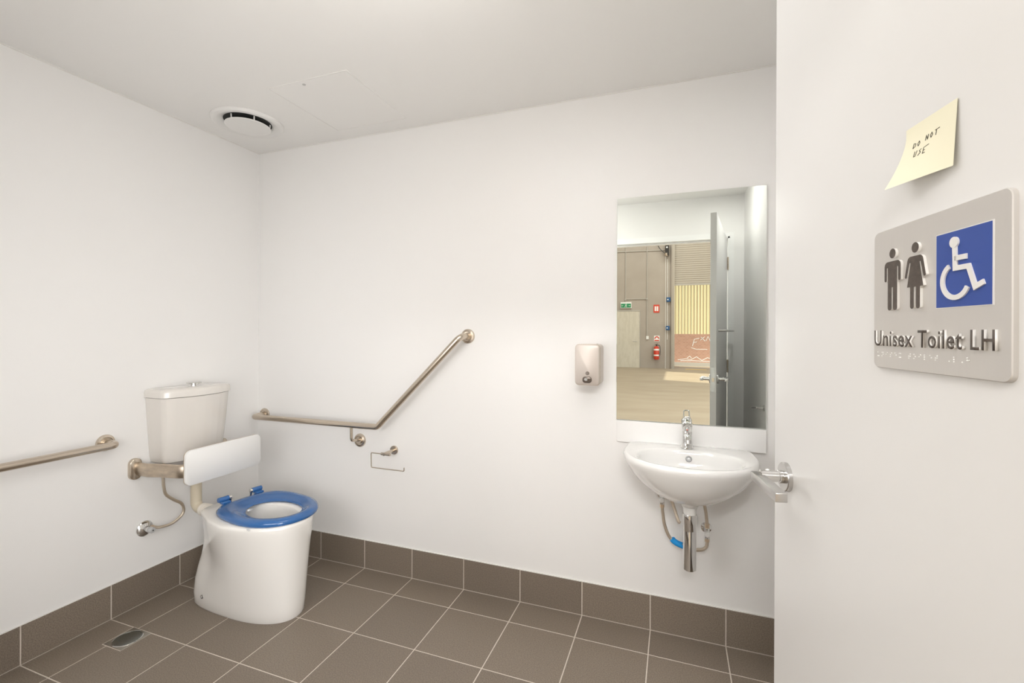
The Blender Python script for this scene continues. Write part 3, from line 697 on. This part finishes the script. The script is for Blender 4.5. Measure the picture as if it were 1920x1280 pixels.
# waste pipe under the basin
wp = thing('waste_pipe', 'chrome waste pipe hanging under the basin', 'waste pipe')
yw = -.180; xw = 2.4585
MB().lathe([(.037, 0), (.037, -.006), (.032, -.012), (.027, -.018), (.0275, -.020), (.0245, -.026), (.0235, -.046)], (xw, yw, .6485), n=30).build('white_connector', 'white', wp)
MB().lathe([(.0255, 0), (.0262, -.002), (.0262, -.034), (.0255, -.036), (.0248, -.060), (.0240, -.062), (.0240, -.064), (.0245, -.066), (.0245, -.215), (.0225, -.217), (.0225, -.20)], (xw, yw, .602), n=34).build('chrome_sleeve', 'chrome', wp)
MB().tube(path([(xw, yw, .50), (xw, yw, .45), (xw, yw + .04, .45), (xw, yw + .04, .52), (xw, WO, .52)], .018, 5), .0155, 14).build('trap_bend', 'white', wp)
place(wp, (xw, yw, .40))

# braided hoses and stop taps
def cock(c, name, label, d=1):
    t = thing(name, label, 'valve')
    MB().lathe([(.022, 0), (.021, .004), (.010, .008), (.009, .045)], (c[0], WO, c[2]), (0, -1, 0), n=24).build('wall_flange', 'chrome', t)
    MB().lathe([(.010, -.022), (.010, .022)], c, (0, 0, 1), n=16).build('body', 'chrome', t)
    MB().lathe([(.0105, 0), (.0105, .012), (.007, .015)], (c[0], c[1] - .008, c[2]), (0, -1, 0), n=16).build('white_handle', 'white', t)
    MB().lathe([(.0095, 0), (.0095, .016)], (c[0], c[1], c[2] - d * .036), (0, 0, 1), n=6).build('nut', 'brass', t)
    return t
YH = -.055
c1 = cock((2.352, YH, .604), 'stop_tap', 'white-handled stop tap under the left side of the basin')
MB().tube(spline([(2.352, YH, .604), (2.335, YH - .01, .609), (2.325, YH - .012, .628)], 5), .003, 8).build('handle_lever', 'white', c1)
place(c1, (2.352, 0, .604))
c2 = cock((2.529, YH, .485), 'stop_tap', 'chrome stop tap right of the waste pipe')
MB().lathe([(.0095, 0), (.0095, .016)], (2.529, YH, .507), n=6).build('nut', 'brass', c2)
place(c2, (2.529, 0, .485))
h1 = tag(MB().tube(spline([(2.353, YH, .57), (2.356, YH, .54), (2.364, YH, .49), (2.384, YH, .445), (2.42, YH, .417), (2.47, YH, .408), (2.508, YH, .413), (2.527, YH, .430), (2.529, YH, .455)], 8), .0066, 10).build('braided_hose', 'braid'), 'braided hose looping low behind the waste pipe between the stop taps', 'hose')
h2 = tag(MB().tube(spline([(2.376, YH, .68), (2.382, YH, .63), (2.398, YH, .58), (2.416, YH - .02, .53), (2.424, YH - .02, .52)], 8), .0066, 10).build('braided_hose', 'braid'), 'short braided hose ending left of the waste pipe', 'hose')
h3 = tag(MB().tube(spline([(2.500, YH, .67), (2.512, YH, .625), (2.523, YH, .575), (2.529, YH, .52)], 8), .0066, 10).build('braided_hose', 'braid'), 'braided hose rising from the right stop tap to the basin', 'hose')
h4 = MB().tube(spline([(2.529, YH - .002, .455), (2.523, YH - .008, .428), (2.505, YH - .012, .419), (2.47, YH - .012, .417), (2.435, YH - .012, .432)], 8), .0055, 10).build('braided_hose', 'braid')
tag(h4, 'short second hose tucked under the low loop right of the waste pipe', 'hose')
tpb = tag(MB().tube(spline([(2.391, YH, .441), (2.408, YH, .427), (2.440, YH, .416)], 6), [.009] + [.0125] * 11 + [.011], 12).build('blue_tape', 'tape'), 'bright blue tape wrapped round the low braided hose', 'tape')

hl_ = thing('hanging_fill_lamp', 'long lamp added in the warehouse outside the doorway as unseen fill light', 'lamp')  # lamp body made up to carry the frontal fill
hd = Vector((0, 3.6, -2.05)).normalized(); hu = Vector((0, hd.z, -hd.y)) * -1
HF = lambda a, b, c: tuple(Vector((2.62 + a, -3.60, 2.66)) + hu * b - hd * (c + .012))
MB().prism(rrect(-.63, .63, -.125, .125, .02, 4), 0, .05, HF).build('housing', 'white', hl_, smooth=None)
for xx in (2.17, 3.07): MB().tube([(xx, -3.62, 2.72), (xx, -3.62, 6.9)], .006, 6).build('hanger', 'conduit', hl_)
place(hl_, (2.62, -3.60, 2.66))

# ------------------------------------------------------------------ warehouse seen in the mirror
YW = -15.5; DX0, DX1, DZ1 = -0.05, 1.152, 2.11; RX0, RX1, RZ = 2.375, 6.4, 3.035; HW = 6.9; WX0, WX1 = -1.7, 6.7
ww = MB()
ww.box(WX0, RX0, YW - .15, YW, -.05, HW).box(RX1, WX1, YW - .15, YW, -.05, HW).box(RX0, RX1, YW - .15, YW, 5.2, HW)
struct('wall_warehouse', ww, 'conc', smooth=None)
struct('wall_warehouse_left', MB().box(WX0 - .15, WX0, YW, -1.985, -.05, HW), 'conc', smooth=None)
struct('wall_warehouse_right', MB().box(WX1, WX1 + .15, YW, -12.7, -.05, HW).box(WX1, WX1 + .15, -9.7, -1.985, -.05, HW).box(WX1, WX1 + .15, -12.7, -9.7, 3.55, HW), 'conc', smooth=None)  # gap added in this unseen wall to let sun reach the floor
struct('wall_warehouse_near', MB().box(WX0, -.12, -1.985, -1.885, -.05, HW).box(XR + .11, WX1, -1.985, -1.885, -.05, HW).box(-.12, XR + .11, -1.985, -1.885, ZC + .1, HW), 'conc', smooth=None)
struct('floor_warehouse', MB().box(WX0, WX1, YW - .15, -1.985, -.05, 0), 'concf', smooth=None)
rf = MB()
rf.box(WX0, WX1, YW, -12.9 + 0, HW, HW + .1).box(WX0, WX1, -11.6, -1.9, HW, HW + .1).box(WX0, 1.2, -12.9, -11.6, HW, HW + .1).box(5.6, WX1, -12.9, -11.6, HW, HW + .1)
struct('ceiling_warehouse', MB().box(WX0, WX1, YW, -1.9, HW, HW + .1), 'roof', smooth=None)
struct('ground', MB().box(-8, WX1 + .15, YW - 3.2, YW - .15, -.06, -.01).box(WX1 + .15, 14, YW - 3.2, -1, -.06, -.01), 'concf', smooth=None)
# side door, exit sign
d2 = MB().box(DX0, DX1, YW, YW + .03, 0, DZ1).build('door_2', 'wdoor', smooth=None, bevel=.004); d2['kind'] = 'structure'
MB().tube(path([(DX1 - .10, YW + .03, .98), (DX1 - .10, YW + .09, .98), (DX1 - .24, YW + .09, .98)], .01), .011, 8).build('door_handle', 'satin', d2)
struct('trim_4', MB().box(DX0 - .05, DX0, YW, YW + .04, 0, DZ1 + .05).box(DX1, DX1 + .02, YW, YW + .04, 0, DZ1 + .02).box(DX0, DX1, YW, YW + .04, DZ1, DZ1 + .04), 'conduit', smooth=None)
ex = thing('exit_sign', 'green and white exit sign above the far door, seen in the mirror', 'sign')
EF = lambda a, b, c: (a, YW + c, b)
MB().box(.455, .850, YW, YW + .06, 2.235, 2.455).build('housing', 'wwhite', ex, smooth=None)
MB().box(.470, .835, YW + .06, YW + .065, 2.250, 2.400).build('green_face', 'green', ex, smooth=None)
rm = lambda pts: [(.6525 + (.6525 - a) * -1, b) for a, b in pts]
strokes3('running_figure', [[(.655, 2.365), (.645, 2.325), (.625, 2.295), (.605, 2.275)], [(.645, 2.325), (.675, 2.305), (.670, 2.268)], [(.620, 2.345), (.655, 2.352), (.690, 2.335)]], .016, .065, .069, 'wwhite', ex, EF)
MB().prism(circ(.662, 2.382, .013, 10), .065, .069, EF).build('figure_head', 'wwhite', ex, smooth=None)
for a in (.500, .745):
    strokes3('arrow', [[(a, 2.325), (a + .06, 2.325)], [(a + .022, 2.348), (a, 2.325), (a + .022, 2.302)]] if a < .6 else [[(a, 2.325), (a + .06, 2.325)], [(a + .038, 2.348), (a + .06, 2.325), (a + .038, 2.302)]], .008, .065, .069, 'wwhite', ex, EF)
place(ex, (.65, YW, 2.235))
# conduits
def pipe(name, pts, r, label, m='conduit', cat='conduit'):
    return tag(MB().tube(pts, r, 8).build(name, m), label, cat)
yc = YW + .02
pipe('conduit', [(.633, yc, 2.47), (.633, yc, 6.8)], .016, 'grey conduit rising from the exit sign in the mirror')
pipe('conduit', [(.633, yc, 2.565), (1.405, yc, 2.565)], .014, 'level grey conduit beside the exit sign in the mirror')
pipe('conduit', [(1.41, yc, 1.17), (1.41, yc, 6.8)], .016, 'grey conduit dropping to the small switch in the mirror')
pipe('conduit', [(-1.6, yc, 4.40), (2.02, yc, 4.34)], .018, 'high level conduit across the warehouse wall in the mirror')
for x_, z_ in ((.633, 2.565), (1.41, 2.565)):
    tag(MB().lathe([(.035, 0), (.035, .05)], (x_, YW, z_), (0, 1, 0), n=14).build('junction_box', 'conduit'), 'round junction box over the exit sign' if x_ < 1 else 'round junction box on the conduit right of the exit sign', 'junction box')
sw = thing('wall_switch', 'small white switch below the conduit in the mirror', 'switch')
MB().box(1.385, 1.475, YW, YW + .04, 1.065, 1.185).build('plate', 'wwhite', sw, smooth=None, bevel=.006)
MB().box(1.415, 1.445, YW + .04, YW + .05, 1.10, 1.15).build('rocker', 'white', sw, smooth=None)
place(sw, (1.43, YW, 1.065))
# fire hose sign
rs = thing('fire_sign', 'red square fire sign high on the warehouse wall in the mirror', 'sign')
MB().box(1.645, 1.850, YW, YW + .012, 2.050, 2.345).build('plate', 'red', rs, smooth=None)
MB().box(1.685, 1.740, YW + .012, YW + .015, 2.110, 2.285).build('white_bar', 'wwhite', rs, smooth=None)
MB().box(1.760, 1.812, YW + .012, YW + .015, 2.110, 2.285).build('white_bar', 'wwhite', rs, smooth=None)
place(rs, (1.75, YW, 2.05))
es = thing('extinguisher_sign', 'white sign with a red arch above the extinguisher in the mirror', 'sign')
MB().box(1.665, 1.862, YW, YW + .010, .990, 1.200).build('plate', 'wwhite', es, smooth=None)
arch = [(1.7635 + .085 * math.cos(math.radians(a)), 1.085 + .095 * math.sin(math.radians(a))) for a in range(0, 181, 15)] + [(1.7635 + .048 * math.cos(math.radians(a)), 1.085 + .052 * math.sin(math.radians(a))) for a in range(180, -1, -15)]
MB().prism(arch, .010, .013, EF).build('red_arch', 'red', es, smooth=None)
MB().box(1.680, 1.847, YW + .010, YW + .013, 1.005, 1.045).build('red_band', 'red', es, smooth=None)
place(es, (1.76, YW, .99))
fe = thing('fire_extinguisher', 'red fire extinguisher hung on the warehouse wall in the mirror', 'extinguisher')
fx, fy = 1.755, YW + .13
MB().lathe([(.085, 0), (.098, .02), (.098, .40), (.085, .45), (.045, .48), (.030, .49)], (fx, fy, .33), n=24).build('cylinder', 'red', fe)
MB().lathe([(.0985, .10), (.0985, .36)], (fx, fy, .36), n=24, cap0=False, cap1=False).build('label', 'wwhite', fe)
MB().lathe([(.0992, .15), (.0992, .30)], (fx, fy, .36), n=24, cap0=False, cap1=False).build('label_band', 'red', fe)
MB().lathe([(.024, 0), (.024, .035), (.014, .05)], (fx, fy, .82), n=14).build('valve', 'black', fe)
MB().tube([(fx - .03, fy + .02, .875), (fx + .05, fy + .05, .90)], .010, 8).build('carry_handle', 'black', fe)
MB().tube(spline([(fx + .02, fy, .85), (fx + .11, fy + .03, .84), (fx + .135, fy + .03, .70), (fx + .125, fy + .03, .52), (fx + .10, fy + .03, .46)], 6), .011, 8).build('hose', 'black', fe)
MB().box(fx - .05, fx + .05, YW, YW + .04, .60, .75).build('bracket', 'conduit', fe, smooth=None)
place(fe, (fx, YW, .33))
# blue sensor boxes and chain of the roller door
def sbox(z0, z1, x0, x1, label):
    t = thing('control_box', label, 'control box')
    MB().box(x0, x1, YW, YW + .09, z0, z1).build('case', 'navy', t, smooth=None, bevel=.012)
    MB().lathe([(.022, 0), (.022, .012)], (x0 + .05, YW + .09, (z0 + z1) / 2), (0, 1, 0), n=12).build('button', 'wwhite', t)
    place(t, (x0, YW, z0)); return t
sbox(2.440, 2.600, 2.095, 2.235, 'upper blue control box beside the roller door in the mirror')
sbox(1.410, 1.560, 2.075, 2.210, 'lower blue control box beside the roller door in the mirror')
pipe('control_cable', [(2.125, yc, 1.06), (2.125, yc, 4.0)], .010, 'pale cable running through the blue control boxes', 'wwhite', 'cable')
pipe('thin_cord', [(2.065, yc + .05, 0.0), (2.065, yc + .05, 4.1)], .007, 'thin cord hanging to the floor left of the control boxes', 'wwhite', 'cord')
mo = thing('door_motor', 'dark roller door motor at the top of the wall in the mirror', 'motor')
MB().box(2.05, 2.18, YW, YW + .25, 4.12, 4.52).build('housing', 'black', mo, smooth=None, bevel=.015)
MB().lathe([(.06, 0), (.06, .10)], (2.09, YW + .2, 4.10), (0, 0, 1), n=16).build('drum', 'worn', mo)
MB().lathe([(.03, 0), (.03, .02)], (2.11, YW + .25, 4.40), (0, 1, 0), n=14).build('cap', 'wwhite', mo)
place(mo, (2.11, YW, 4.1))
pipe('motor_cable', spline([(2.04, YW + .14, 4.2), (1.92, YW + .12, 4.32), (1.80, YW + .12, 4.50), (1.74, YW + .12, 4.8)], 6), .012, 'black looping cable left of the door motor in the mirror', 'black', 'cable')
# roller door: guides and half lowered curtain
rd = thing('door_3', 'half raised roller shutter of the warehouse in the mirror', None, kind='structure')
MB().box(2.262, 2.300, YW, YW + .10, 0, 5.2).build('guide', 'conc', rd, smooth=None)
MB().box(2.300, 2.378, YW - .02, YW + .07, 0, 5.2).build('guide', 'shutter', rd, smooth=None)
MB().box(RX1, RX1 + .1, YW - .02, YW + .07, 0, 5.2).build('guide', 'shutter', rd, smooth=None)
slat = MB().add([(RX0, YW - .052, 0), (RX1, YW - .052, 0), (RX1, YW - .040, .02), (RX0, YW - .040, .02), (RX1, YW - .040, .057), (RX0, YW - .040, .057), (RX1, YW - .052, .077), (RX0, YW - .052, .077)], [(0, 1, 2, 3), (3, 2, 4, 5), (5, 4, 6, 7)])
s0 = slat.build('slat', 'shutter', rd, smooth=None); s0.location = (0, 0, RZ + .06)
for k in range(1, 28): copy_part(s0, 'slat', rd, Matrix.Translation((0, 0, RZ + .06 + .077 * k)))
MB().box(RX0, RX1, YW - .07, YW - .03, RZ, RZ + .065).build('bottom_rail', 'conduit', rd, smooth=None)
tag(MB().box(2.75, 3.45, YW + .05, YW + .16, 0, .006).build('floor_marking', 'ygrip', smooth=None), 'short yellow marking on the floor at the roller door', 'marking')
# neighbouring building outside
nb = thing('neighbour_building', 'neighbouring building with yellow cladding over a red brick base seen through the roller door', 'building')
YN = -17.4
MB().box(-8, 14, YN - .2, YN, -.05, 1.262).build('brick_base', 'brick', nb, smooth=None)
MB().box(-8, 14, YN, YN + .12, -.05, .13).build('kerb', 'conduit', nb, smooth=None)
cl_ = MB(); xs = []; x = -8.
while x < 14: xs += [(x, 0), (x + .075, 0), (x + .085, .009), (x + .105, .009)]; x += .115
cl_.add([(a, YN - .01 + b, 1.262) for a, b in xs] + [(a, YN - .01 + b, 3.9) for a, b in xs], [(i, i + 1, len(xs) + i + 1, len(xs) + i) for i in range(len(xs) - 1)])
cb = cl_.build('cladding', 'yellow', nb, smooth=None); cb['kind'] = 'stuff'
GF = lambda a, b, c: (a, YN + c, b)
gr = [[(3.05, .78), (3.12, 1.06), (3.30, 1.10)], [(3.10, .93), (3.22, .95)], [(3.0, .72), (3.18, .66), (3.60, .66)], [(3.34, 1.02), (3.50, 1.16)], [(3.36, 1.15), (3.52, .98)], [(3.55, 1.0), (3.62, 1.17), (3.70, 1.0), (3.80, 1.15)], [(3.85, 1.0), (4.1, 1.12)],
      [(2.5, .22), (2.8, .27), (3.0, .24), (3.2, .36), (3.4, .22), (3.6, .33), (3.9, .24)], [(2.6, .19), (3.1, .20), (3.7, .18)], [(2.85, .30), (2.95, .38), (3.02, .30)]]
strokes3('graffiti', gr, .022, .001, .004, 'wwhite', nb, GF)
place(nb, (3, YN, 0))
